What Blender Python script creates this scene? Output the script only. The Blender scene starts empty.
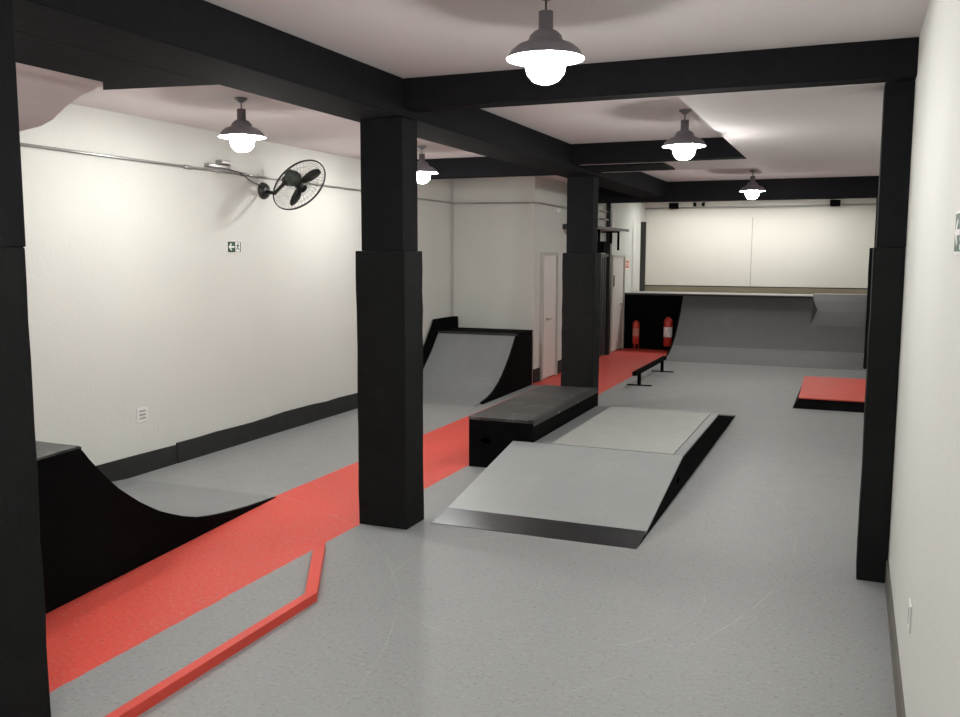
import bpy, bmesh, math, random
from mathutils import Vector, Matrix
from mathutils.geometry import tessellate_polygon

random.seed(4)
PI = math.pi
SC = bpy.context.scene
COL = SC.collection

# ------------------------------------------------------------------ camera
yaw, pitch, roll = -0.39199, 0.11502, -0.00251
_f = Vector((math.sin(yaw)*math.cos(pitch), math.cos(yaw)*math.cos(pitch), -math.sin(pitch)))
_r = Vector((math.cos(yaw), -math.sin(yaw), 0))
_d = _f.cross(_r)
_r2 = _r*math.cos(roll) + _d*math.sin(roll)
_d2 = -_r*math.sin(roll) + _d*math.cos(roll)
cam_data = bpy.data.cameras.new('camera')
cam_data.sensor_width = 36
cam_data.lens = 900/960*36
cam_data.clip_start = 0.05
cam = bpy.data.objects.new('camera', cam_data)
COL.objects.link(cam)
m = Matrix((_r2, -_d2, -_f)).transposed().to_4x4()
m.translation = Vector((0, 0, 2.1))
cam.matrix_world = m
SC.camera = cam

# ------------------------------------------------------------------ world, exposure
w = bpy.data.worlds.new('world'); SC.world = w; w.use_nodes = True
w.node_tree.nodes['Background'].inputs[0].default_value = (0.5, 0.5, 0.55, 1)
w.node_tree.nodes['Background'].inputs[1].default_value = 0.03
SC.view_settings.view_transform = 'Standard'
SC.view_settings.look = 'None'
SC.view_settings.gamma = 1
SC.view_settings.use_curve_mapping = False
SC.view_settings.exposure = 0.25
LAMP_POWER = 238.0        # radiance of the bulbs
LAMP_TINT = (1.0, 0.98, 0.95)

# ------------------------------------------------------------------ materials
def srgb(c):
    return tuple(((v/255)/12.92 if v/255 <= .04045 else ((v/255+.055)/1.055)**2.4) for v in c)

def new_mat(name):
    mt = bpy.data.materials.new(name); mt.use_nodes = True
    nt = mt.node_tree
    return mt, nt, nt.nodes['Principled BSDF']

def N(nt, t, **kw):
    n = nt.nodes.new(t)
    for k, v in kw.items(): setattr(n, k, v)
    return n

def mat(name, col, rough=.6, metal=0.0, spec=.4, var=.12, scale=6.0, bump=0.0, bscale=60.0, speck=0.0, speck_col=(.6,.6,.58), speck_scale=38, stretch=None, thr=.345):
    mt, nt, b = new_mat(name)
    b.inputs['Roughness'].default_value = rough
    b.inputs['Metallic'].default_value = metal
    b.inputs['Specular IOR Level'].default_value = spec
    tc = N(nt, 'ShaderNodeTexCoord'); src = tc.outputs['Object']
    if stretch:
        mp = N(nt, 'ShaderNodeMapping'); mp.inputs['Scale'].default_value = stretch
        nt.links.new(src, mp.inputs['Vector']); src = mp.outputs['Vector']
    n1 = N(nt, 'ShaderNodeTexNoise'); n1.inputs['Scale'].default_value = scale; n1.inputs['Detail'].default_value = 6
    nt.links.new(src, n1.inputs['Vector'])
    mx = N(nt, 'ShaderNodeMix', data_type='RGBA')
    mx.inputs[6].default_value = (*[c*(1-var) for c in col], 1)
    mx.inputs[7].default_value = (*[min(1, c*(1+var)) for c in col], 1)
    nt.links.new(n1.outputs['Fac'], mx.inputs[0])
    out = mx.outputs[2]
    if speck > 0:
        n2 = N(nt, 'ShaderNodeTexNoise'); n2.inputs['Scale'].default_value = speck_scale; n2.inputs['Detail'].default_value = 3
        nt.links.new(tc.outputs['Object'], n2.inputs['Vector'])
        n3 = N(nt, 'ShaderNodeTexNoise'); n3.inputs['Scale'].default_value = 1.7
        nt.links.new(tc.outputs['Object'], n3.inputs['Vector'])
        mu = N(nt, 'ShaderNodeMath', operation='MULTIPLY'); nt.links.new(n2.outputs['Fac'], mu.inputs[0]); nt.links.new(n3.outputs['Fac'], mu.inputs[1])
        r = N(nt, 'ShaderNodeMapRange'); r.inputs['From Min'].default_value = thr; r.inputs['From Max'].default_value = thr+.075
        r.inputs['To Max'].default_value = speck
        nt.links.new(mu.outputs[0], r.inputs['Value'])
        m2 = N(nt, 'ShaderNodeMix', data_type='RGBA'); m2.inputs[7].default_value = (*speck_col, 1)
        nt.links.new(r.outputs[0], m2.inputs[0]); nt.links.new(out, m2.inputs[6]); out = m2.outputs[2]
    nt.links.new(out, b.inputs['Base Color'])
    if bump > 0:
        nb = N(nt, 'ShaderNodeTexNoise'); nb.inputs['Scale'].default_value = bscale; nb.inputs['Detail'].default_value = 5
        nt.links.new(tc.outputs['Object'], nb.inputs['Vector'])
        bp = N(nt, 'ShaderNodeBump'); bp.inputs['Strength'].default_value = bump; bp.inputs['Distance'].default_value = .01
        nt.links.new(nb.outputs['Fac'], bp.inputs['Height']); nt.links.new(bp.outputs[0], b.inputs['Normal'])
    return mt

def emit(name, col, s):
    mt, nt, b = new_mat(name)
    b.inputs['Base Color'].default_value = (.9, .9, .88, 1)
    b.inputs['Emission Color'].default_value = (*col, 1)
    b.inputs['Emission Strength'].default_value = s
    return mt

def floor_material():
    mt, nt, b = new_mat('painted_concrete_floor')
    tc = N(nt, 'ShaderNodeTexCoord'); P = tc.outputs['Object']
    sp = N(nt, 'ShaderNodeSeparateXYZ'); nt.links.new(P, sp.inputs[0])
    def M(op, a, bb=None):
        n = N(nt, 'ShaderNodeMath', operation=op)
        for i, v in enumerate((a, bb)):
            if v is None: continue
            if isinstance(v, (int, float)): n.inputs[i].default_value = v
            else: nt.links.new(v, n.inputs[i])
        return n.outputs[0]
    X, Y = sp.outputs[0], sp.outputs[1]
    wn = N(nt, 'ShaderNodeTexNoise'); wn.inputs['Scale'].default_value = 9; nt.links.new(P, wn.inputs['Vector'])
    wob = M('MULTIPLY', M('SUBTRACT', wn.outputs['Fac'], .5), .02)
    Xw = M('ADD', X, wob)
    near = M('MULTIPLY', M('GREATER_THAN', Xw, -4.58), M('LESS_THAN', Xw, -3.485))
    far = M('MULTIPLY', M('GREATER_THAN', Y, 13.7), M('LESS_THAN', Xw, -3.485))
    red = M('MAXIMUM', near, far)
    # greys: broad mottling, fine speckle
    def noise(sc, det=5):
        n = N(nt, 'ShaderNodeTexNoise'); n.inputs['Scale'].default_value = sc; n.inputs['Detail'].default_value = det
        nt.links.new(P, n.inputs['Vector']); return n.outputs['Fac']
    broad = noise(.8, 4); fine = noise(42, 4); mid = noise(7)
    def mix(f, a, c):
        n = N(nt, 'ShaderNodeMix', data_type='RGBA')
        for i, v in ((0, f), (6, a), (7, c)):
            if isinstance(v, tuple): n.inputs[i].default_value = (*v, 1)
            elif isinstance(v, (int, float)): n.inputs[i].default_value = v
            else: nt.links.new(v, n.inputs[i])
        return n.outputs[2]
    g = mix(broad, (.255, .269, .266), (.310, .321, .315))
    g = mix(M('MULTIPLY', mid, .5), g, (.286, .296, .292))
    r = mix(mid, (.64, .066, .044), (.72, .086, .060))
    c = mix(red, g, r)
    fl = N(nt, 'ShaderNodeMapRange'); fl.inputs['From Min'].default_value = .58; fl.inputs['From Max'].default_value = .74; fl.inputs['To Max'].default_value = .5
    nt.links.new(fine, fl.inputs['Value'])
    c = mix(fl.outputs[0], c, (.42, .42, .41))
    dk = N(nt, 'ShaderNodeMapRange'); dk.inputs['From Min'].default_value = .42; dk.inputs['From Max'].default_value = .27; dk.inputs['To Max'].default_value = .45
    nt.links.new(fine, dk.inputs['Value'])
    c = mix(dk.outputs[0], c, (.08, .08, .085))
    # long wheel scuffs: thin arcs broken up by noise
    gate = N(nt, 'ShaderNodeMapRange'); gate.inputs['From Min'].default_value = .42; gate.inputs['From Max'].default_value = .62
    nt.links.new(noise(2.4), gate.inputs['Value'])
    tot = None
    for cx, cy, rad, wd in ((-1.75, 5.35, 1.0, .005), (-4.6, 6.6, 4.3, .005), (-5.6, 3.1, 3.5, .005)):
        dx = M('SUBTRACT', X, cx); dy = M('SUBTRACT', Y, cy)
        d = M('SQRT', M('ADD', M('MULTIPLY', dx, dx), M('MULTIPLY', dy, dy)))
        a = M('LESS_THAN', M('ABSOLUTE', M('SUBTRACT', d, rad)), wd)
        tot = a if tot is None else M('MAXIMUM', tot, a)
    c = mix(M('MULTIPLY', M('MULTIPLY', tot, gate.outputs[0]), .16), c, (.62, .62, .60))
    nt.links.new(c, b.inputs['Base Color'])
    ro = N(nt, 'ShaderNodeMapRange'); ro.inputs['To Min'].default_value = .42; ro.inputs['To Max'].default_value = .62
    nt.links.new(mid, ro.inputs['Value']); nt.links.new(ro.outputs[0], b.inputs['Roughness'])
    b.inputs['Specular IOR Level'].default_value = .35
    bp = N(nt, 'ShaderNodeBump'); bp.inputs['Strength'].default_value = .12; bp.inputs['Distance'].default_value = .004
    nt.links.new(noise(110, 4), bp.inputs['Height']); nt.links.new(bp.outputs[0], b.inputs['Normal'])
    return mt

M_FLOOR = floor_material()
M_WALL = mat('painted_plaster_wall', (.655, .668, .625), .75, spec=.25, var=.035, scale=1.6, bump=.22, bscale=26)
M_WALLB = mat('white_back_wall', (.76, .75, .69), .75, spec=.2, var=.03, scale=1.2, bump=.15, bscale=22)
M_CEIL = mat('ceiling_paint', (.73, .685, .685), .8, spec=.2, var=.03, scale=2.5, bump=.1, bscale=20)
M_BEAM = mat('charcoal_beam_paint', (.0100, .0098, .0116), .9, spec=.08, var=.25, scale=14, bump=.3, bscale=45)
M_SHAFT = mat('charcoal_pillar_paint', (.0100, .0103, .0120), .85, spec=.08, var=.2, scale=12, bump=.3, bscale=45)
M_CLAD = mat('black_rubber_cladding', (.0095, .0102, .0102), .8, spec=.1, var=.25, scale=9, bump=.4, bscale=30)
M_BLACK = mat('matt_black_paint', (.0030, .0032, .0034), .85, spec=.04, var=.3, scale=8, bump=.15, bscale=40)
M_BLACKEDGE = mat('black_edge_strip', (.02, .02, .022), .45, spec=.4, var=.2)
M_TOPBLACK = mat('worn_black_board', (.030, .030, .031), .42, spec=.5, var=.35, scale=7, thr=.26, speck=.32, speck_col=(.20, .195, .18), speck_scale=9, stretch=(2.5, 1, 1))
M_SHEET = mat('grey_ramp_sheet', (.305, .325, .318), .42, spec=.4, var=.08, scale=3, thr=.33, speck=.3, speck_col=(.50, .50, .48), speck_scale=60)
M_SHEET2 = mat('grey_deck_sheet', (.335, .345, .325), .5, spec=.35, var=.10, scale=4, speck=.3, speck_col=(.45, .45, .42), speck_scale=50)
M_BORDER = mat('darker_grey_border', (.195, .207, .207), .45, spec=.4, var=.1, scale=5)
M_QP = mat('grey_transition_sheet', (.235, .247, .247), .45, spec=.4, var=.10, scale=2.5, speck=.28, speck_col=(.40, .40, .39), speck_scale=40, stretch=(3, 1, 1))
M_QPB = mat('grey_worn_shaded_transition', (.112, .114, .112), .65, spec=.3, var=.10, scale=2.0, speck=.12, speck_col=(.30, .30, .29), speck_scale=30, stretch=(3, 1, 1))  # base grey darkened to paint in the shade on the steep upper curve
M_QPL = mat('grey_lower_transition', (.165, .169, .167), .6, spec=.3, var=.10, scale=2.0, speck=.12, speck_col=(.34, .34, .33), speck_scale=30)  # lighter grey paints in the stronger light on the flatter lower curve
M_STEEL = mat('brushed_steel_plate', (.085, .09, .093), .30, metal=.9, var=.3, scale=5, stretch=(1, 5, 5))
M_SILVER = mat('galvanised_conduit', (.44, .44, .43), .32, metal=.85, var=.1, scale=12)
M_RED = mat('red_timber_paint', (.66, .066, .046), .5, spec=.35, var=.1, scale=10)
M_REDTOP = mat('red_platform_paint', (.64, .075, .052), .5, spec=.35, var=.12, scale=6)
M_SKIRT = mat('black_skirting_paint', (.020, .021, .020), .6, spec=.25, var=.4, scale=5, bump=.3, bscale=14)
M_SKIRTG = mat('grey_brown_skirting', (.135, .125, .11), .6, spec=.3, var=.15)
M_TAN = mat('tan_plywood', (.42, .37, .27), .7, spec=.2, var=.08, scale=3)
M_DOOR = mat('white_door_paint', (.72, .70, .65), .5, spec=.35, var=.03)
M_DOORF = mat('door_frame_paint', (.50, .50, .46), .55, spec=.3, var=.04)
M_GATE = mat('dark_gate_metal', (.055, .06, .058), .5, metal=.3, var=.2, scale=10)
M_SHADE = mat('lamp_shade_enamel', (.20, .19, .21), .35, spec=.5, var=.06)
M_SHADEIN = mat('lamp_reflector_white', (.85, .84, .80), .45, var=.02)
M_BULB = emit('lit_bulb', LAMP_TINT, LAMP_POWER)
M_CORD = mat('black_cord', (.02, .02, .02), .5)
M_FAN = mat('black_fan_plastic', (.014, .016, .015), .35, spec=.5, var=.2)
M_MOTOR = mat('dark_green_motor', (.035, .045, .036), .4, spec=.5, var=.2)
M_EXT = mat('extinguisher_red', (.50, .035, .022), .3, spec=.5, var=.06)
M_WHITE = mat('white_plastic', (.78, .78, .75), .45, var=.02)
M_GREEN = mat('safety_green', (.008, .065, .035), .5, var=.05)
M_PINK = mat('faded_red_notice', (.55, .22, .17), .6, var=.08)
M_BOARDG = mat('pale_grey_board', (.36, .36, .34), .6, var=.08)
M_POST = mat('dark_grey_board', (.06, .065, .065), .6, var=.1)

# ------------------------------------------------------------------ mesh helpers
def link(name, bm, material, parent=None, smooth=False):
    me = bpy.data.meshes.new(name)
    bmesh.ops.recalc_face_normals(bm, faces=bm.faces[:])
    bm.to_mesh(me); bm.free()
    for mt in (material if isinstance(material, (list, tuple)) else [material]): me.materials.append(mt)
    if smooth:
        for p in me.polygons: p.use_smooth = True
    o = bpy.data.objects.new(name, me); COL.objects.link(o)
    if parent: 
        o.parent = parent
        o.matrix_parent_inverse = Matrix.Translation(parent.location).inverted() if not parent.rotation_euler[2] else parent.matrix_basis.inverted()
    return o

def bev(o, wd=.006, seg=2):
    md = o.modifiers.new('bevel', 'BEVEL'); md.width = wd; md.segments = seg; md.limit_method = 'ANGLE'
    return o

def tag(o, label, cat, group=None, kind=None):
    o['label'] = label; o['category'] = cat
    if group: o['group'] = group
    if kind: o['kind'] = kind
    return o

def thing(name, loc, label, cat, group=None):
    o = bpy.data.objects.new(name, None); COL.objects.link(o)
    o.empty_display_size = .1
    o.location = loc
    return tag(o, label, cat, group)

def struct(o):
    o['kind'] = 'structure'; return o

def box(bm, x0, x1, y0, y1, z0, z1):
    vs = [bm.verts.new((x, y, z)) for x in (x0, x1) for y in (y0, y1) for z in (z0, z1)]
    for f in ((0,1,3,2), (4,6,7,5), (0,4,5,1), (2,3,7,6), (0,2,6,4), (1,5,7,3)):
        bm.faces.new([vs[i] for i in f])
    return bm

def BOX(*a):
    return box(bmesh.new(), *a)

def tube(bm, pts, r, n=10, cap=True):
    pts = [Vector(p) for p in pts]; rings = []
    rr = r if isinstance(r, (list, tuple)) else [r]*len(pts)
    up = None
    for i, p in enumerate(pts):
        t = (pts[min(i+1, len(pts)-1)] - pts[max(i-1, 0)]).normalized()
        if up is None:
            up = Vector((0, 0, 1)) if abs(t.z) < .9 else Vector((1, 0, 0))
        a = t.cross(up).normalized(); b = a.cross(t).normalized(); up = b
        rings.append([bm.verts.new(p + (a*math.cos(2*PI*k/n) + b*math.sin(2*PI*k/n))*rr[i]) for k in range(n)])
    for i in range(len(rings)-1):
        for k in range(n):
            bm.faces.new((rings[i][k], rings[i][(k+1) % n], rings[i+1][(k+1) % n], rings[i+1][k]))
    if cap:
        bm.faces.new(rings[0]); bm.faces.new(list(reversed(rings[-1])))
    return bm

def lathe(bm, prof, mtx=None, n=28, close=False):
    """prof: list of (r, z); revolved about local z"""
    mtx = mtx or Matrix.Identity(4); rings = []
    for r, z in prof:
        if r < 1e-6: rings.append([bm.verts.new(mtx @ Vector((0, 0, z)))])
        else: rings.append([bm.verts.new(mtx @ Vector((r*math.cos(2*PI*k/n), r*math.sin(2*PI*k/n), z))) for k in range(n)])
    seq = list(zip(rings, rings[1:])) + ([(rings[-1], rings[0])] if close else [])
    for A, B in seq:
        for k in range(n):
            k2 = (k+1) % n
            if len(A) == 1 and len(B) == 1: continue
            if len(A) == 1: bm.faces.new((A[0], B[k2], B[k]))
            elif len(B) == 1: bm.faces.new((A[k], A[k2], B[0]))
            else: bm.faces.new((A[k], A[k2], B[k2], B[k]))
    return bm

def prism(outline, to3, t0, t1, holes=()):
    """outline/holes: 2D loops; to3(u, v, t) -> 3D; extruded from t0 to t1"""
    bm = bmesh.new()
    loops = [list(outline)] + [list(h) for h in holes]
    flat = [p for l in loops for p in l]
    tris = tessellate_polygon([[Vector((p[0], p[1], 0)) for p in l] for l in loops])
    A = [bm.verts.new(to3(p[0], p[1], t0)) for p in flat]
    B = [bm.verts.new(to3(p[0], p[1], t1)) for p in flat]
    if not holes:
        bm.faces.new(A); bm.faces.new(list(reversed(B)))
    else:
        for a, b, c in tris:
            bm.faces.new((A[a], A[b], A[c])); bm.faces.new((B[c], B[b], B[a]))
    s = 0
    for l in loops:
        k = len(l)
        for i in range(k):
            i2 = (i+1) % k
            bm.faces.new((A[s+i], A[s+i2], B[s+i2], B[s+i]))
        s += k
    return bm

YZ = lambda u, v, t: (t, u, v)     # profile in Y-Z, extruded in X
XZ = lambda u, v, t: (u, t, v)     # profile in X-Z, extruded in Y
XY = lambda u, v, t: (u, v, t)

def oval(cx, cy, a, b, n=20):
    return [(cx + a*math.cos(2*PI*k/n), cy + b*math.sin(2*PI*k/n)) for k in range(n)]

def sheet(curve, x0a, x1a, th, x0f=None):
    """curved sheet: curve of (y, z), thickness th upward along normal, between x0a and x1a (may be functions of y)"""
    bm = bmesh.new(); rows = []
    n = len(curve)
    for i, (y, z) in enumerate(curve):
        ya, za = curve[max(0, i-1)]; yb, zb = curve[min(n-1, i+1)]
        t = Vector((yb-ya, zb-za)).normalized(); nn = Vector((-t.y, t.x))
        if nn.y < 0: nn = -nn
        a = x0a(y) if callable(x0a) else x0a
        b = x1a(y) if callable(x1a) else x1a
        top = (y + nn.x*th, z + nn.y*th)
        rows.append([bm.verts.new((a, y, z)), bm.verts.new((b, y, z)), bm.verts.new((b, *top)), bm.verts.new((a, *top))])
    for A, B in zip(rows, rows[1:]):
        for k in range(4):
            k2 = (k+1) % 4
            bm.faces.new((A[k], A[k2], B[k2], B[k]))
    bm.faces.new(rows[0]); bm.faces.new(list(reversed(rows[-1])))
    return bm

# ------------------------------------------------------------------ room shell
XL, XR, XM, YF, YB, ZC = -6.23, 0.29, -4.8, -2.6, 22.2, 3.37
XR2 = 0.62
struct(link('floor', BOX(XL-.2, XR2+.2, YF-.2, YB+.2, -.12, 0), M_FLOOR))
struct(link('ceiling', BOX(XL-.2, XR2+.2, YF-.2, YB+.2, ZC, ZC+.15), M_CEIL))
struct(link('wall_left', BOX(XL-.2, XL, YF-.2, 13.9, 0, ZC), M_WALL))
# step wall: front face at Y = 13.9, inner face at X = -4.8 with openings left plain (doors sit on it)
struct(link('wall_step', BOX(XL-.2, XM, 13.9, YB+.2, 0, ZC), M_WALL))
struct(link('wall_right', BOX(XR, XR2+.2, YF-.2, 6.9, 0, ZC), M_WALL))
struct(link('wall_right_far', BOX(XR2, XR2+.2, 6.9, YB+.2, 0, ZC), M_WALL))
struct(link('wall_back', BOX(XM, XR2, YB, YB+.2, 0, ZC), M_WALLB))
struct(link('wall_front', BOX(XL, XR, YF-.2, YF, 0, ZC), M_WALL))
# lowered ceiling areas
struct(link('ceiling_lowered_right', BOX(-1.14, XR2, 6.192, 12.4, 3.15, ZC), M_CEIL))
struct(link('ceiling_lowered_strip', BOX(-3.08, -1.14, 10.42, 11.6, 3.16, ZC), M_CEIL))
cov = [(-4.14, 3.37), (-4.14, 3.155), (-4.40, 3.13), (-4.55, 3.09), (-4.68, 3.03), (-4.80, 2.955), (-4.90, 2.92), (-5.13, 2.89), (-5.5, 2.87), (-6.23, 2.86), (-6.23, 3.37)]
struct(link('ceiling_lowered_cove', prism(cov, XZ, 1.6, 4.42), M_CEIL))

# back wall dressing
struct(link('trim_1', BOX(-2.262, -2.25, YB-.006, YB, 1.0, 2.98), M_BOARDG))

# skirting
def wavy(y0, y1, h, n, x0, x1):
    top = [(y0 + (y1-y0)*i/n, h + random.uniform(-.012, .012)) for i in range(n+1)]
    return prism([(y0, 0)] + [(y1, 0)] + list(reversed(top)), YZ, x0, x1)
struct(link('baseboard_left', wavy(7.06, 13.9, .215, 22, XL, XL+.022), M_SKIRT))
struct(link('baseboard_left_near', wavy(3.4, 7.05, .198, 6, XL, XL+.014), M_SKIRT))
struct(link('baseboard_step', BOX(XM, XM+.018, 13.9, 14.19, 0, .225), M_SKIRT))
struct(link('baseboard_step_far', BOX(XM, XM+.018, 15.03, 17.05, 0, .225), M_SKIRT))
struct(link('baseboard_right', BOX(XR-.014, XR, YF, 6.15, 0, .16), M_SKIRTG))

# ------------------------------------------------------------------ doors
def door(name, y0, y1, z1, dm, fm, handle_y):
    d = struct(link(name, BOX(XM, XM+.03, y0+.05, y1-.05, .02, z1-.05), dm))
    fr = bmesh.new()
    box(fr, XM, XM+.06, y0, y0+.05, 0, z1); box(fr, XM, XM+.06, y1-.05, y1, 0, z1); box(fr, XM, XM+.06, y0+.05, y1-.05, z1-.05, z1)
    link('door_frame', fr, fm, d)
    h = bmesh.new()
    tube(h, [(XM+.03, handle_y, 1.02), (XM+.075, handle_y, 1.02), (XM+.08, handle_y+.11, 1.02)], .011, 8)
    lathe(h, [(0, 0), (.024, 0), (.024, .008), (0, .008)], Matrix.Translation((XM+.03, handle_y, 1.02)) @ Matrix.Rotation(PI/2, 4, 'Y'), 12)
    link('door_handle', h, M_SILVER, d)
    return d
door('door_1', 14.19, 15.03, 2.14, M_DOOR, M_DOORF, 14.5)
door('door_2', 18.84, 19.98, 2.10, M_DOOR, M_DOORF, 19.7)
nb = link('door_plate', BOX(XM+.031, XM+.035, 19.02, 19.12, 1.42, 1.66), M_GATE, bpy.data.objects['door_2'])
g = struct(link('door_3', BOX(XM, XM+.035, 17.1, 18.42, .02, 2.06), M_GATE))
gb = bmesh.new()
for i in range(7): box(gb, XM+.036, XM+.048, 17.14+i*.18, 17.14+i*.18+.02, .05, 2.03)
link('door_rib', gb, M_POST, g)
gp = bmesh.new(); box(gp, XM, XM+.09, 18.46, 18.60, 0, 3.16)
link('door_post', gp, M_BLACKEDGE, g)
link('door_header', BOX(XM, XM+.07, 17.05, 18.46, 2.06, 2.12), M_BLACKEDGE, g)

# ------------------------------------------------------------------ beams
def beam(label, *a, m=None):
    o = link('ceiling_beam', BOX(*a), m or M_BEAM)
    return tag(bev(o, .008), label, 'beam')
beam('long charcoal beam running away from the camera over the row of pillars', -3.55, -3.085, YF+.02, 16.0, 3.10, ZC)
beam('wide charcoal cross beam over the nearest pendant lamp, from first full pillar to right wall', -3.085, XR, 6.0, 6.19, 3.152, ZC)
beam('charcoal cross beam behind the second pendant lamp, ending at the lowered ceiling', -3.085, -1.14, 10.2, 10.42, 3.15, ZC)
beam('short shallow charcoal beam stub just in front of the second pillar head', -3.085, -2.08, 10.56, 11.28, 3.135, 3.162)
beam('farthest charcoal cross beam in front of the white back wall', XM, XR2, 16.0, 16.3, 3.035, ZC)
beam('charcoal cross beam over the left bay, behind the lamp hidden by the first pillar', XL, -3.55, 11.08, 11.32, 3.12, ZC)
stub = link('ceiling_beam', prism([(-4.16, 1.6), (-4.125, 4.173), (-4.322, 4.372), (-3.55, 4.492), (-3.55, 1.6)], XY, 3.10, 3.148), M_BEAM)
tag(stub, 'broad charcoal beam stub at the top left beside the long beam', 'beam')

# ------------------------------------------------------------------ pillars
def ragged_box(x0, x1, y0, y1, z0, z1, amp=.006, n=14):
    bm = bmesh.new(); rings = []
    for i in range(n+1):
        z = z0 + (z1-z0)*i/n
        a = [random.uniform(-amp, 0) for _ in range(4)]
        rings.append([bm.verts.new(p) for p in ((x0-a[0], y0-a[1], z), (x1+a[2], y0-a[1], z), (x1+a[2], y1+a[3], z), (x0-a[0], y1+a[3], z))])
    for A, B in zip(rings, rings[1:]):
        for k in range(4): bm.faces.new((A[k], A[(k+1) % 4], B[(k+1) % 4], B[k]))
    bm.faces.new(rings[0]); bm.faces.new(list(reversed(rings[-1])))
    return bm
def pillar(label, x0, x1, y0, y1, zt, ztop, ix=.045, iy=.03, ixr=None):
    t = thing('pillar', ((x0+x1)/2, (y0+y1)/2, 0), label, 'pillar')
    bev(link('cladding', ragged_box(x0, x1, y0, y1, 0, zt), M_CLAD, t), .008)
    bev(link('shaft', BOX(x0+ix, x1-(ix if ixr is None else ixr), y0+iy, y1-iy, zt, ztop), M_SHAFT, t), .006)
    return t
pillar('black clad pillar in the middle of the room, between red strip and grey floor', -3.498, -3.075, 5.975, 6.29, 2.125, 3.10, ix=.04, ixr=.03)
pillar('black clad pillar standing behind the low black grind box', -3.525, -3.085, 11.32, 11.64, 2.125, 3.10)
pillar('nearest black pillar at the left edge of the photo', -3.53, -3.068, 2.3, 2.665, 2.125, 3.10, ix=.0, iy=.002)
pillar('tall black pillar against the right wall', .104, XR, 6.165, 6.5, 2.15, 3.15, ix=.018, iy=.005, ixr=0)
pillar('far black pillar on the right, mostly hidden behind the nearer one', .245, XR2, 18.1, 18.5, 2.24, ZC, ix=.08, iy=.03, ixr=0)

# ------------------------------------------------------------------ ramps
def arc(y0, y1, z1, n=18, z0=0.0, flip=False):
    """circular transition from (y0, z0) tangent to the floor up to (y1, z1)"""
    L = abs(y1-y0); h = z1-z0; R = (L*L+h*h)/(2*h); th = math.asin(min(1, L/R)); s = 1 if y1 > y0 else -1
    return [(y0 + s*R*math.sin(th*i/n), z0 + R - R*math.cos(th*i/n)) for i in range(n+1)]

# near left quarter pipe
CUR1 = [(6.387, .002), (6.187, .018), (5.95, .039), (5.656, .074), (5.45, .105), (5.257, .144), (5.07, .205), (4.903, .274), (4.79, .325), (4.688, .383), (4.585, .445), (4.49, .512), (4.39, .585), (4.306, .659), (4.25, .712), (4.194, .770), (4.13, .838), (4.075, .904)]
sx = lambda y: -4.285 - (y-3.714)*.0984
q1 = thing('quarter_pipe', (-5.2, 4.0, 0), 'black sided quarter pipe at the near left, by the left wall', 'ramp')
prof = [(6.387, 0)] + [(y, z-.004) for y, z in CUR1[1:]] + [(4.056, .915), (3.1, .915), (3.1, 0)]
bm = bmesh.new()
A = [bm.verts.new((sx(y), y, z)) for y, z in prof]; B = [bm.verts.new((sx(y)-.03, y, z)) for y, z in prof]
bm.faces.new(A); bm.faces.new(list(reversed(B)))
for i in range(len(A)):
    j = (i+1) % len(A); bm.faces.new((A[i], A[j], B[j], B[i]))
link('side_panel', bm, M_BLACK, q1)
link('transition', sheet(list(reversed([(y, z-.012) for y, z in CUR1])), XL+.016, lambda y: sx(y)-.034, .010), M_QP, q1)
bm = bmesh.new()
vs = [(XL+.01, 4.085), (sx(4.07)-.012, 4.065), (sx(3.1)+.002, 3.1), (XL+.01, 3.1)]
link('deck', prism(vs, XY, .916, .930), M_TOPBLACK, q1)
link('coping', tube(bmesh.new(), [(XL+.02, 4.07, .914), (sx(4.07)-.012, 4.07, .914)], .011, 10), M_BLACKEDGE, q1)
link('back_panel', BOX(XL+.01, sx(3.1), 3.07, 3.1, 0, .93), M_BLACK, q1)

# far left quarter pipe
q2 = thing('quarter_pipe', (-5.5, 12.8, 0), 'grey quarter pipe in the far left corner with black side', 'ramp')
CUR2 = [(11.35, 0), (11.6, .025), (11.83, .057), (12.0, .1), (12.145, .155), (12.3, .23), (12.43, .31), (12.58, .43), (12.72, .55), (12.82, .645), (12.90, .735), (12.97, .81), (13.02, .862)]
link('transition', sheet([(y, z-.011) for y, z in CUR2], -6.1, -4.79, .012), M_QP, q2)
pr2 = [(11.6, 0)] + [(y, z+.006) for y, z in CUR2[1:]] + [(13.02, .872), (13.7, .872), (13.7, 0)]
link('side_panel', prism(pr2, YZ, -4.79, -4.75), M_BLACK, q2)
pr3 = [(11.6, 0)] + [(y-.07, z+.10) for y, z in CUR2[2:]] + [(13.02, 1.07), (13.80, 1.07), (13.80, 0)]
link('wall_side_panel', prism(pr3, YZ, -6.2, -6.105), M_BLACK, q2)
bev(link('deck', BOX(-6.1, -4.745, 13.0, 13.72, .868, .892), M_BLACK, q2), .004)
link('coping', tube(bmesh.new(), [(-6.1, 13.0, .872), (-4.75, 13.0, .872)], .018, 10), M_BLACKEDGE, q2)

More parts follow.
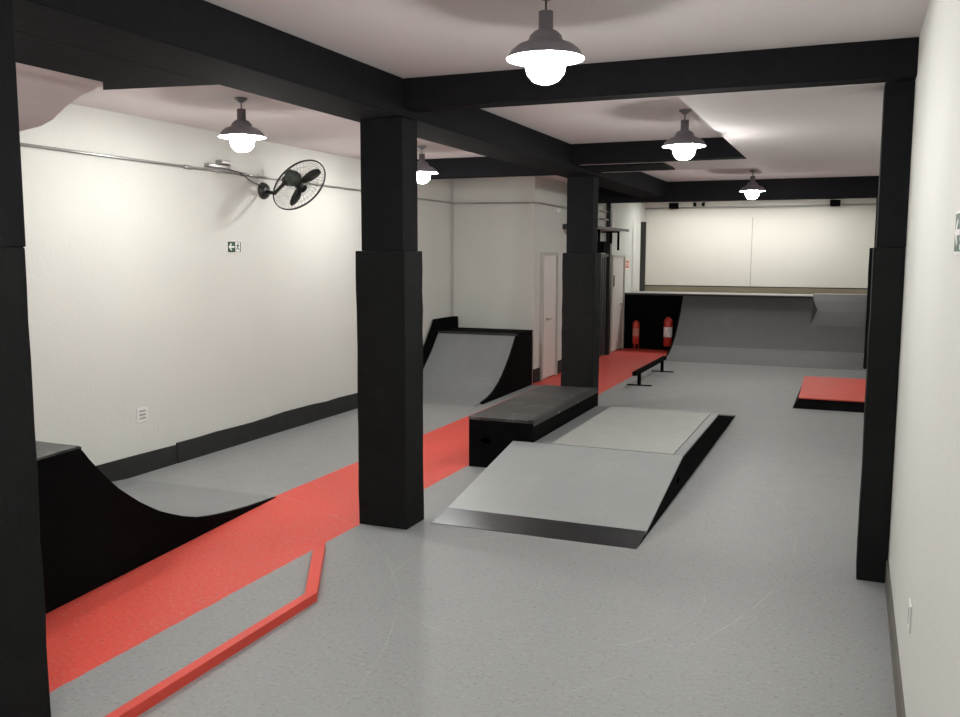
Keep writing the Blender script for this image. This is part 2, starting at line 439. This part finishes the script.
# big back ramp
q3 = thing('quarter_pipe', (-2.2, 20.5, 0), 'wide grey quarter pipe across the far end with a pale deck edge', 'ramp')
CUR3 = arc(17.85, 20.02, 1.235, 22)
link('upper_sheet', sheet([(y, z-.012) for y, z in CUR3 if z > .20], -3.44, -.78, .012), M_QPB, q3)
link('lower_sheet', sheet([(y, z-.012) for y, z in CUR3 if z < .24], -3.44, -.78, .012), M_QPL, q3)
side = [(17.85, 0)] + [(y, z+.004) for y, z in CUR3[1:]] + [(20.02, 0)]
link('side_panel', prism(side, YZ, -3.475, -3.44), M_BLACK, q3)
link('front_panel', BOX(XM+.005, -3.475, 20.0, 20.03, 0, 1.235), M_BLACK, q3)
link('deck', BOX(XM+.005, -.78, 19.99, 21.0, 1.238, 1.258), M_BOARDG, q3)
link('fascia', BOX(XM+.005, -.775, 19.965, 19.99, 1.212, 1.246), M_BLACKEDGE, q3)
ext = [(y, z-.012) for y, z in CUR3 if y < 19.62]
yl, zl = ext[-1]
ext += [(19.95, zl+.26), (20.3, zl+.46), (20.6, zl+.595)]
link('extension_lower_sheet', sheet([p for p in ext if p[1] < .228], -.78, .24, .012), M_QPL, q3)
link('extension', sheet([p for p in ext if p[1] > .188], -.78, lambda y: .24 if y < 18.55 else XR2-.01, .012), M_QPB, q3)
link('extension_deck', BOX(-.775, XR2-.01, 20.6, 21.0, ext[-1][1]-.015, ext[-1][1]+.012), M_BOARDG, q3)
hp = bmesh.new()
a = hp.verts.new((-.778, yl, zl+.01)); b_ = hp.verts.new((-.778, 20.02, 1.24)); c = hp.verts.new((-.665, 19.98, zl+.30)); d = hp.verts.new((-.778, 20.3, zl+.5))
hp.faces.new((a, b_, c)); hp.faces.new((b_, d, c)); hp.faces.new((a, c, d)); hp.faces.new((a, d, b_))
link('hip', hp, M_POST, q3)
link('guard_board', BOX(-4.62, XR2-.01, 21.0, 21.03, 1.10, 1.385), M_TAN, q3)
link('guard_cap', BOX(-4.62, XR2-.01, 20.985, 21.035, 1.385, 1.405), M_BLACKEDGE, q3)

# funbox
FX0, FX1, DX0 = -2.985, -1.352, -2.775
fb = thing('funbox', (-2.1, 9.0, 0), 'low grey funbox with sloped ends and black sides in the middle of the floor', 'ramp')
body = [(6.25, 0), (6.52, .020), (8.07, .283), (10.40, .283), (12.04, 0)]
link('side_panel', prism(body, YZ, FX1-.03, FX1, holes=[oval(7.86, .12, .07, .028)]), M_BLACK, fb)
link('left_side_panel', prism([(6.25, 0), (6.52, .020), (8.07, .283), (8.085, .283), (8.085, 0)], YZ, FX0, FX0+.03), M_BLACK, fb)
link('deck_side_panel', prism([(8.07, 0), (8.07, .283), (10.40, .283), (12.04, 0)], YZ, DX0, DX0+.03), M_BLACK, fb)
link('front_ramp', prism([(6.52, .020), (8.07, .284), (8.07, .302), (6.52, .036)], YZ, FX0-.002, FX1+.002), M_SHEET, fb)
link('kick_plate', prism([(6.22, 0), (6.54, .037), (6.54, .041), (6.22, .004)], YZ, FX0, FX1+.002), M_STEEL, fb)
link('deck_sheet', BOX(-2.60, -1.44, 8.085, 10.39, .286, .304), M_SHEET2, fb)
link('deck_border', BOX(DX0-.002, -2.605, 8.085, 10.39, .284, .300), M_BORDER, fb)
link('deck_border', BOX(-1.435, FX1+.002, 8.085, 10.39, .284, .300), M_BORDER, fb)
link('back_ramp', prism([(10.40, .284), (12.04, .0), (12.10, .004), (10.40, .300)], YZ, DX0-.002, FX1+.002), M_SHEET, fb)

# grind box
gx0, gx1, gy0, gy1, gz = -3.465, -2.79, 8.1, 10.44, .507
gbx = thing('grind_box', ((gx0+gx1)/2, (gy0+gy1)/2, 0), 'low black grind box with scuffed top between red strip and funbox', 'box')
rect = [(gx0, 0), (gx1, 0), (gx1, gz-.03), (gx0, gz-.03)]
link('front_panel', prism(rect, XZ, gy0, gy0+.02, holes=[oval(-3.285, .27, .055, .032)]), M_BLACK, gbx)
link('back_panel', BOX(gx0, gx1, gy1-.02, gy1, 0, gz-.03), M_BLACK, gbx)
link('side_panel', BOX(gx0, gx0+.02, gy0+.02, gy1-.02, 0, gz-.03), M_BLACK, gbx)
link('side_panel', BOX(gx1-.02, gx1, gy0+.02, gy1-.02, 0, gz-.03), M_BLACK, gbx)
bev(link('top_board', BOX(gx0-.004, gx1-.05, gy0-.004, gy1+.004, gz-.03, gz), M_TOPBLACK, gbx), .003)
st = bmesh.new(); box(st, gx1-.05, gx1+.006, gy0-.006, gy1+.006, gz-.03, gz+.004); box(st, gx1, gx1+.006, gy0-.006, gy1+.006, gz-.055, gz-.03)
link('edge_angle', st, M_BLACKEDGE, gbx)
for yy in (8.9, 9.6):
    bo = lathe(bmesh.new(), [(0, 0), (.010, 0), (.008, .005), (0, .006)], Matrix.Translation((gx1+.006, yy, gz-.042)) @ Matrix.Rotation(PI/2, 4, 'Y'), 10)
    link('bolt', bo, M_SILVER, gbx)

# grind rail
gr = thing('grind_rail', (-3.13, 15.2, 0), 'low black metal grind rail on the far floor beside the red strip', 'rail')
bev(link('bar', BOX(-3.165, -3.095, 13.95, 16.45, .20, .265), M_BLACK, gr), .006)
for yy in (14.32, 16.2):
    l = link('leg', BOX(-3.155, -3.105, yy-.025, yy+.025, .012, .20), M_BLACK, gr)
    bev(link('foot', BOX(-3.32, -2.93, yy-.04, yy+.04, 0, .012), M_BLACK, l), .003)

# red topped low platform on the right
rp = thing('manual_pad', (-.2, 14.2, 0), 'low red topped platform with black front near the right wall', 'platform')
bm = bmesh.new()
lo = [(-.70, 13.0), (XR2-.01, 13.0), (XR2-.01, 15.55), (-.70, 15.55)]; hi = [(-.625, 13.12), (XR2-.01, 13.12), (XR2-.01, 15.5), (-.665, 15.5)]
A = [bm.verts.new((x, y, 0)) for x, y in lo]; B = [bm.verts.new((x, y, .125)) for x, y in hi]
bm.faces.new(A); bm.faces.new(list(reversed(B)))
for i in range(4):
    j = (i+1) % 4; bm.faces.new((A[i], A[j], B[j], B[i]))
link('base', bm, M_BLACK, rp)
link('top', prism([(-.63, 13.11), (XR2-.01, 13.11), (XR2-.01, 15.51), (-.672, 15.51)], XY, .125, .140), M_REDTOP, rp)

# red painted kerb in the foreground
kb = thing('timber_kerb', (-2.95, 3.4, 0), 'low red painted timber kerb lying on the near left floor', 'kerb')
link('long_timber', prism([(-2.99, 1.9), (-2.93, 1.9), (-2.93, 4.495), (-2.988, 4.455)], XY, 0, .055), M_RED, kb)
link('angled_timber', prism([(-2.988, 4.457), (-2.93, 4.497), (-3.40, 5.34), (-3.484, 5.42), (-3.42, 5.22)], XY, 0, .055), M_RED, kb)

# ------------------------------------------------------------------ pendant lamps
RIM = [(.036, .0), (.036, -.085), (.058, -.095), (.078, -.115), (.086, -.140), (.10, -.146), (.135, -.160), (.168, -.186), (.187, -.219), (.192, -.225)]
def pendant():
    t = thing('pendant_lamp', (0, 0, 0), '', 'lamp', 'industrial pendant lamps')
    link('canopy', lathe(bmesh.new(), [(0, 0), (.055, 0), (.052, -.012), (.018, -.038), (0, -.04)], n=20), M_SHADE, t, True)
    link('cord', tube(bmesh.new(), [(0, 0, -.03), (0, 0, -.095)], .005, 8), M_CORD, t, True)
    tp = -.09
    outer = [(0, tp)] + [(r, z+tp) for r, z in RIM]
    link('shade', lathe(bmesh.new(), outer, n=36), M_SHADE, t, True)
    inner = [(.03, -.09+tp), (.055, -.10+tp), (.074, -.12+tp), (.082, -.146+tp), (.098, -.152+tp), (.133, -.166+tp), (.165, -.191+tp), (.186, -.224+tp), (.192, -.2255+tp)]
    link('reflector', lathe(bmesh.new(), inner, n=36), M_SHADEIN, t, True)
    link('socket', lathe(bmesh.new(), [(0, -.10+tp), (.028, -.10+tp), (.028, -.15+tp), (0, -.15+tp)], n=16), M_WHITE, t, True)
    bl = [(.028, -.150), (.036, -.165), (.070, -.185), (.096, -.222), (.100, -.255), (.090, -.298), (.062, -.33), (.03, -.343), (0, -.347)]
    link('bulb', lathe(bmesh.new(), [(r, z+tp) for r, z in bl], n=14), M_BULB, t, True)
    return t
def copy_tree(o, parent=None):
    c = o.copy(); COL.objects.link(c); c.parent = parent
    for ch in list(o.children): copy_tree(ch, c)
    return c
P0 = pendant()
LAMPS = [(-1.45, 4.34, ZC, 'largest and nearest lit pendant lamp, top centre of the photo'),
         (-1.44, 8.2, ZC, 'lit pendant lamp between the two near cross beams, second from the camera'),
         (-1.47, 14.26, ZC, 'farthest small lit pendant lamp, in front of the last cross beam'),
         (-4.71, 6.25, ZC, 'lit pendant lamp hanging in front of the wall fan in the left bay'),
         (-4.78, 9.75, ZC, 'lit pendant lamp half hidden by the middle pillar'),
         (-4.75, 2.9, ZC, 'unseen pendant lamp added to light the near left bay'),  # unseen extra lamp, added to light the near left bay
         (-1.5, .9, ZC, 'unseen pendant lamp added for light beside the camera')]  # unseen extra lamp, added for light around the camera
for i, (x, y, z, lb) in enumerate(LAMPS):
    o = P0 if i == 0 else copy_tree(P0)
    o.location = (x, y, z)
    o['label'] = lb

M_TUBE = emit('lit_panel', LAMP_TINT, 19.0)
fl = thing('ceiling_light', (-2.25, 21.1, ZC), 'flat lit ceiling fixture over the back ramp, hidden by the last cross beam', 'lamp')
link('housing', BOX(-4.22, -.28, 20.9, 21.2, 3.352, ZC), M_WHITE, fl)
link('diffuser', BOX(-4.20, -.30, 20.92, 21.18, 3.34, 3.352), M_TUBE, fl)

# ------------------------------------------------------------------ wall fan
fan_c = Vector((-5.77, 8.66, 2.868))
nrm = Vector((.070, .841, -.537)).normalized()
fan = thing('wall_fan', (-6.22, 8.62, 2.81), 'black oscillating wall fan with wire cage on the left wall', 'fan')
rot = nrm.to_track_quat('Z', 'Y').to_matrix().to_4x4()
FM = Matrix.Translation(fan_c) @ rot
# wall mount and arm
Mw = Matrix.Translation((-6.23, 8.62, 2.81)) @ Matrix.Rotation(PI/2, 4, 'Y')
bm = lathe(bmesh.new(), [(0, 0), (.095, 0), (.095, .02), (.075, .05), (.04, .06), (0, .06)], Mw, 24)
link('wall_mount', bm, M_FAN, fan, True)
back = FM @ Vector((0, 0, -.16))
link('arm', tube(bmesh.new(), [(-6.18, 8.62, 2.80), (-6.07, 8.62, 2.78), (-5.98, 8.60, 2.84), tuple(back)], [.022, .022, .02, .03], 12), M_FAN, fan, True)
bm = lathe(bmesh.new(), [(0, -.24), (.03, -.238), (.055, -.21), (.06, -.17), (.082, -.155), (.09, -.12), (.09, -.09), (.06, -.08), (0, -.08)], FM, 24)
link('motor', bm, M_MOTOR, fan, True)
bm = lathe(bmesh.new(), [(0, -.055), (.05, -.05), (.055, -.01), (.045, .02), (0, .03)], FM, 20)
hub = link('hub', bm, M_FAN, fan, True)
for k in range(3):
    a0 = 2*PI*k/3 + .25
    bm = bmesh.new(); rows = []
    for r, wdt, off in ((.045, .035, 0), (.10, .075, .03), (.17, .10, .07), (.23, .095, .11), (.275, .06, .15), (.29, .015, .17)):
        row = []
        for s in (-1, 1):
            for q in (-.002, .002):
                ang = a0 + off + s*wdt/r*.72
                row.append(bm.verts.new(FM @ Vector((r*math.cos(ang), r*math.sin(ang), s*.008*(1-r) + q - .01))))
        rows.append(row)
    for A, B in zip(rows, rows[1:]):
        for x_, y_ in ((0, 1), (1, 3), (3, 2), (2, 0)): bm.faces.new((A[x_], A[y_], B[y_], B[x_]))
    bm.faces.new((rows[0][0], rows[0][1], rows[0][3], rows[0][2])); bm.faces.new((rows[-1][0], rows[-1][2], rows[-1][3], rows[-1][1]))
    link('blade', bm, M_FAN, fan, True)
def ring(bm, R, z, r, n=56):
    pts = [FM @ Vector((R*math.cos(2*PI*k/n), R*math.sin(2*PI*k/n), z)) for k in range(n+1)]
    tube(bm, pts, r, 6, False)
for nm, s in (('rear_cage', -1), ('front_cage', 1)):
    bm = bmesh.new()
    if s == 1: ring(bm, .335, 0, .007)
    else: ring(bm, .335, -.012, .005)
    for R, z in ((.10, .068), (.2, .055), (.28, .03)): ring(bm, R, s*z-.0, .0011, 40)
    for k in range(44):
        a = 2*PI*k/44
        pts = [FM @ Vector((R*math.cos(a+ (R*.6)), R*math.sin(a+(R*.6)), s*z)) for R, z in ((.05, .075), (.13, .068), (.22, .052), (.29, .028), (.335, 0))]
        tube(bm, pts, .0013, 4, False)
    link(nm, bm, M_FAN, fan, True)
bm = lathe(bmesh.new(), [(0, .085), (.05, .083), (.056, .075), (.05, .068), (0, .066)], FM, 20)
link('badge', bm, M_FAN, fan, True)

# ------------------------------------------------------------------ conduits and fittings
cd = thing('conduit', (XL, 8.0, 2.95), 'long galvanised conduit running along the left wall past the fan', 'pipe')
link('pipe', tube(bmesh.new(), [(XL+.03, 4.45, 2.968), (XL+.03, 8.0, 2.96), (XL+.03, 13.82, 2.945), (XL+.06, 13.86, 2.942), (-4.87, 13.86, 2.93)], .0135, 10), M_SILVER, cd, True)
for y in (7.35, 8.25, 9.2, 11.9):
    link('coupling', tube(bmesh.new(), [(XL+.03, y-.05, 2.962), (XL+.03, y+.05, 2.960)], .021, 10), M_SILVER, cd, True)
bm = bmesh.new()
box(bm, XL, XL+.07, 7.62, 7.98, 2.985, 3.03); box(bm, XL, XL+.09, 7.80, 7.95, 3.03, 3.08)
tag(bev(link('junction_box', bm, M_SILVER), .012), 'small shiny metal junction box above the left wall conduit, left of the fan', 'box')
bm = tube(bmesh.new(), [(XL+.04, 7.95, 2.99), (XL+.05, 8.15, 2.975), (XL+.05, 8.32, 2.90), (XL+.05, 8.46, 2.87), (XL+.05, 8.58, 2.86)], .006, 8)
link('cable', bm, M_CORD, fan, True)
cd2 = tube(bmesh.new(), [(XM-.07, 13.86, 2.93), (XM-.02, 13.86, 2.93), (XM+.03, 13.9, 2.93), (XM+.03, 15.9, 2.93), (XM+.03, 17.6, 2.93)], .0135, 10)
tag(link('conduit', cd2, M_SILVER, None, True), 'short conduit turning the far wall corner above the white door', 'pipe')
bm = tube(bmesh.new(), [(-4.79, YB-.09, 3.225), (.55, YB-.09, 3.235)], .02, 10)
tag(link('conduit', bm, M_SILVER, None, True), 'straight grey conduit along the top of the white back wall', 'pipe')
bm = bmesh.new()
tube(bm, [(XM+.04, 18.75, 3.3), (XM+.04, 18.75, 2.86), (XM+.04, 18.7, 2.82), (XM+.04, 17.8, 2.82)], .016, 8)
tube(bm, [(XM+.04, 18.75, 2.98), (XM+.04, 17.8, 2.98)], .014, 8)
tag(link('conduit', bm, M_SILVER, None, True), 'bent conduit pipes above the dark gate beside the second pillar', 'pipe')
for x, lb in ((-4.08, 'small black floodlight housing on the back wall conduit, left one'), (-.46, 'small black floodlight housing on the back wall conduit, right one')):
    t = thing('floodlight', (x, YB-.1, 3.25), lb, 'light fitting', 'floodlight housings on the back wall')
    bev(link('housing', BOX(x-.11, x+.11, YB-.20, YB-.112, 3.20, 3.345), M_BLACK, t), .01)
    link('bracket', BOX(x-.03, x+.03, YB-.111, YB, 3.27, 3.33), M_BLACK, t)
for x, lb in ((-3.62, 'left'), (-3.42, 'right')):
    tag(link('pipe_clamp', BOX(x, x+.05, YB-.16, YB, 3.26, 3.345), M_BLACK), lb+' one of two tiny black clamps above the back wall conduit', 'clamp')

# wall shelf with brackets near the far white door
sh = thing('wall_shelf', (XM, 16.9, 2.58), 'thin grey shelf board high on the wall behind the second pillar', 'shelf')
bev(link('board', prism([(XM, 15.45), (-4.28, 15.45), (-4.28, 18.2), (XM, 18.2)], XY, 2.575, 2.61), M_BOARDG, sh), .004)
link('edge', BOX(-4.28, -4.255, 15.45, 18.2, 2.565, 2.615), M_BLACKEDGE, sh)
link('edge', BOX(XM, -4.255, 15.415, 15.45, 2.55, 2.64), M_BLACKEDGE, sh)
for yy in (16.6, 18.1):
    b = bmesh.new()
    box(b, -4.62, -4.58, yy-.02, yy+.02, 2.33, 2.575)
    box(b, -4.47, -4.43, yy-.02, yy+.02, 2.19, 2.575)
    box(b, -4.80, -4.43, yy-.015, yy+.015, 2.545, 2.575)
    link('bracket', b, M_BLACK, sh)
tag(bev(link('control_box', BOX(XM, XM+.14, 17.75, 18.05, 2.14, 2.37), M_BLACK), .01), 'black control box above the dark gate', 'box')

pb = link('corner_board', BOX(-4.62, -4.50, 20.92, 20.98, 1.26, 2.86), M_POST)
tag(pb, 'dark grey upright board in the back left corner above the ramp deck', 'board')

# ------------------------------------------------------------------ signs and small wall fittings
def exit_sign(base_x, y0, y1, z0, z1, sgn, label):
    """flat wall sign: white plate, green field with arrow, running figure on the right"""
    t = thing('exit_sign', (base_x, (y0+y1)/2, z0), label, 'sign')
    def q(a, b): return (base_x, base_x+sgn*a) if sgn > 0 else (base_x+sgn*a, base_x)
    link('plate', BOX(*q(.004, 0), y0, y1, z0, z1), M_WHITE, t)
    W, H = y1-y0, z1-z0
    # u from 0 (left as read) to 1
    def pt(u, v, d):
        y = (y0 + u*W) if sgn > 0 else (y1 - u*W)
        return (base_x + sgn*d, y, z0 + v*H)
    def shape(name, loop, m, d0=.0041, d1=.0055):
        return link(name, prism(loop, lambda u, v, tt: pt(u, v, tt), d0, d1), m, t)
    shape('green_field', [(.05, .06), (.95, .06), (.95, .94), (.05, .94)], M_GREEN)
    shape('arrow', [(.10, .5), (.27, .82), (.33, .74), (.24, .57), (.49, .57), (.49, .43), (.24, .43), (.33, .26), (.27, .18)], M_WHITE, .0056, .007)
    shape('doorway', [(.56, .10), (.88, .10), (.88, .90), (.56, .90)], M_WHITE, .0056, .007)
    fig = [(.62, .62), (.68, .70), (.76, .70), (.84, .58), (.81, .55), (.76, .60), (.75, .46), (.83, .36), (.82, .20), (.78, .20), (.78, .33), (.71, .40), (.68, .28), (.60, .22), (.58, .27), (.65, .33), (.68, .48), (.68, .60), (.645, .57)]
    shape('running_figure', fig, M_GREEN, .0071, .008)
    shape('figure_head', oval(.75, .79, .035, .06, 12), M_GREEN, .0071, .008)
    return t
exit_sign(XL, 7.95, 8.20, 2.11, 2.24, 1, 'small green and white exit sign with left arrow on the left wall')
exit_sign(XR, 2.86, 3.19, 2.105, 2.235, -1, 'green and white exit sign cut off at the right edge of the photo')

so = thing('wall_socket', (XL, 6.61, .50), 'white socket plate low on the left wall', 'socket')
bev(link('plate', BOX(XL, XL+.008, 6.54, 6.68, .50, .64), M_WHITE, so), .003)
for zz in (.53, .565, .60):
    link('slot', BOX(XL+.008, XL+.012, 6.57, 6.65, zz, zz+.015), M_BOARDG, so)
tag(link('wall_plug', lathe(bmesh.new(), [(0, 0), (.013, 0), (.011, .008), (0, .009)], Matrix.Translation((XL, 6.83, .40)) @ Matrix.Rotation(PI/2, 4, 'Y'), 12), M_WHITE), 'tiny round cap on the left wall beside the socket plate', 'cap')
sw = thing('wall_socket', (XR, 4.09, .53), 'small pale blank plate low on the right wall', 'socket')
bev(link('plate', BOX(XR-.008, XR, 4.04, 4.15, .52, .64), M_WHITE, sw), .003)
link('slot', BOX(XR-.010, XR-.008, 4.09, 4.10, .545, .615), M_BOARDG, sw)

ns = thing('wall_notice', (XM, 20.35, 1.79), 'small faded red and white notice right of the far white door', 'sign')
link('plate', BOX(XM, XM+.006, 20.09, 20.62, 1.78, 1.99), M_WHITE, ns)
for z0_, z1_ in ((1.80, 1.86), (1.875, 1.905), (1.92, 1.975)):
    link('red_block', BOX(XM+.006, XM+.008, 20.13, 20.58, z0_, z1_), M_PINK, ns)
tag(bev(link('wall_sensor', BOX(XM, XM+.03, 15.0, 15.2, 2.82, 2.90), M_WHITE), .004), 'small white box on the wall above the near white door', 'sensor')

# ------------------------------------------------------------------ fire extinguishers
def extinguisher(x, y, z, r, h, label, big):
    t = thing('fire_extinguisher', (x, y, 0), label, 'fire extinguisher')
    T = Matrix.Translation((x, y, z))
    link('cylinder', lathe(bmesh.new(), [(0, 0), (r*.9, 0), (r, .02), (r, h*.78), (r*.85, h*.86), (r*.35, h*.92), (r*.3, h*.96), (0, h*.96)], T, 24), M_EXT, t, True)
    v = bmesh.new(); lathe(v, [(0, h*.94), (r*.33, h*.94), (r*.33, h*1.02), (0, h*1.02)], T, 12)
    box(v, x-.02, x+.10, y-.012, y+.012, z+h*1.02, z+h*1.04); box(v, x-.02, x+.09, y-.012, y+.012, z+h*.985, z+h*.998)
    link('valve', v, M_BLACK, t)
    hs = [(x-.02, y-.02, z+h*.98), (x-r*.9, y-.03, z+h*.98), (x-r*1.25, y-.04, z+h*.8), (x-r*1.22, y-.04, z+h*.45), (x-r*1.15, y-.04, z+h*.3)]
    link('hose', tube(bmesh.new(), hs, .010, 8), M_BLACK, t, True)
    s = bmesh.new()
    for k in range(3):
        a = 2*PI*k/3+.5
        tube(s, [(x+r*.7*math.cos(a), y+r*.7*math.sin(a), z+.005), (x+r*.9*math.cos(a), y+r*.9*math.sin(a), .0)], .008, 6)
    lathe(s, [(r*.6, -.004), (r*.98, -.004), (r*.98, .006), (r*.6, .006)], T, 20, True)
    link('stand', s, M_EXT if not big else M_BLACK, t)
    lab = bmesh.new(); n = 14; a0, a1 = -PI*.92, -PI*.08; zz = (z+h*.30, z+h*.62)
    rows = [[lab.verts.new((x+rr*math.cos(a0+(a1-a0)*i/n), y+rr*math.sin(a0+(a1-a0)*i/n), q)) for q in zz for rr in (r+.0005, r+.002)] for i in range(n+1)]
    for A, B in zip(rows, rows[1:]):
        for p, q in ((0, 1), (1, 3), (3, 2), (2, 0)): lab.faces.new((A[p], A[q], B[q], B[p]))
    link('label_band', lab, M_WHITE if big else M_PINK, t)
    return t
extinguisher(-3.70, 19.72, .11, .095, .69, 'larger red fire extinguisher with white label in front of the black ramp wall', True)
extinguisher(-4.42, 19.78, .14, .075, .55, 'smaller red fire extinguisher at the left, by the white door and black ramp wall', False)
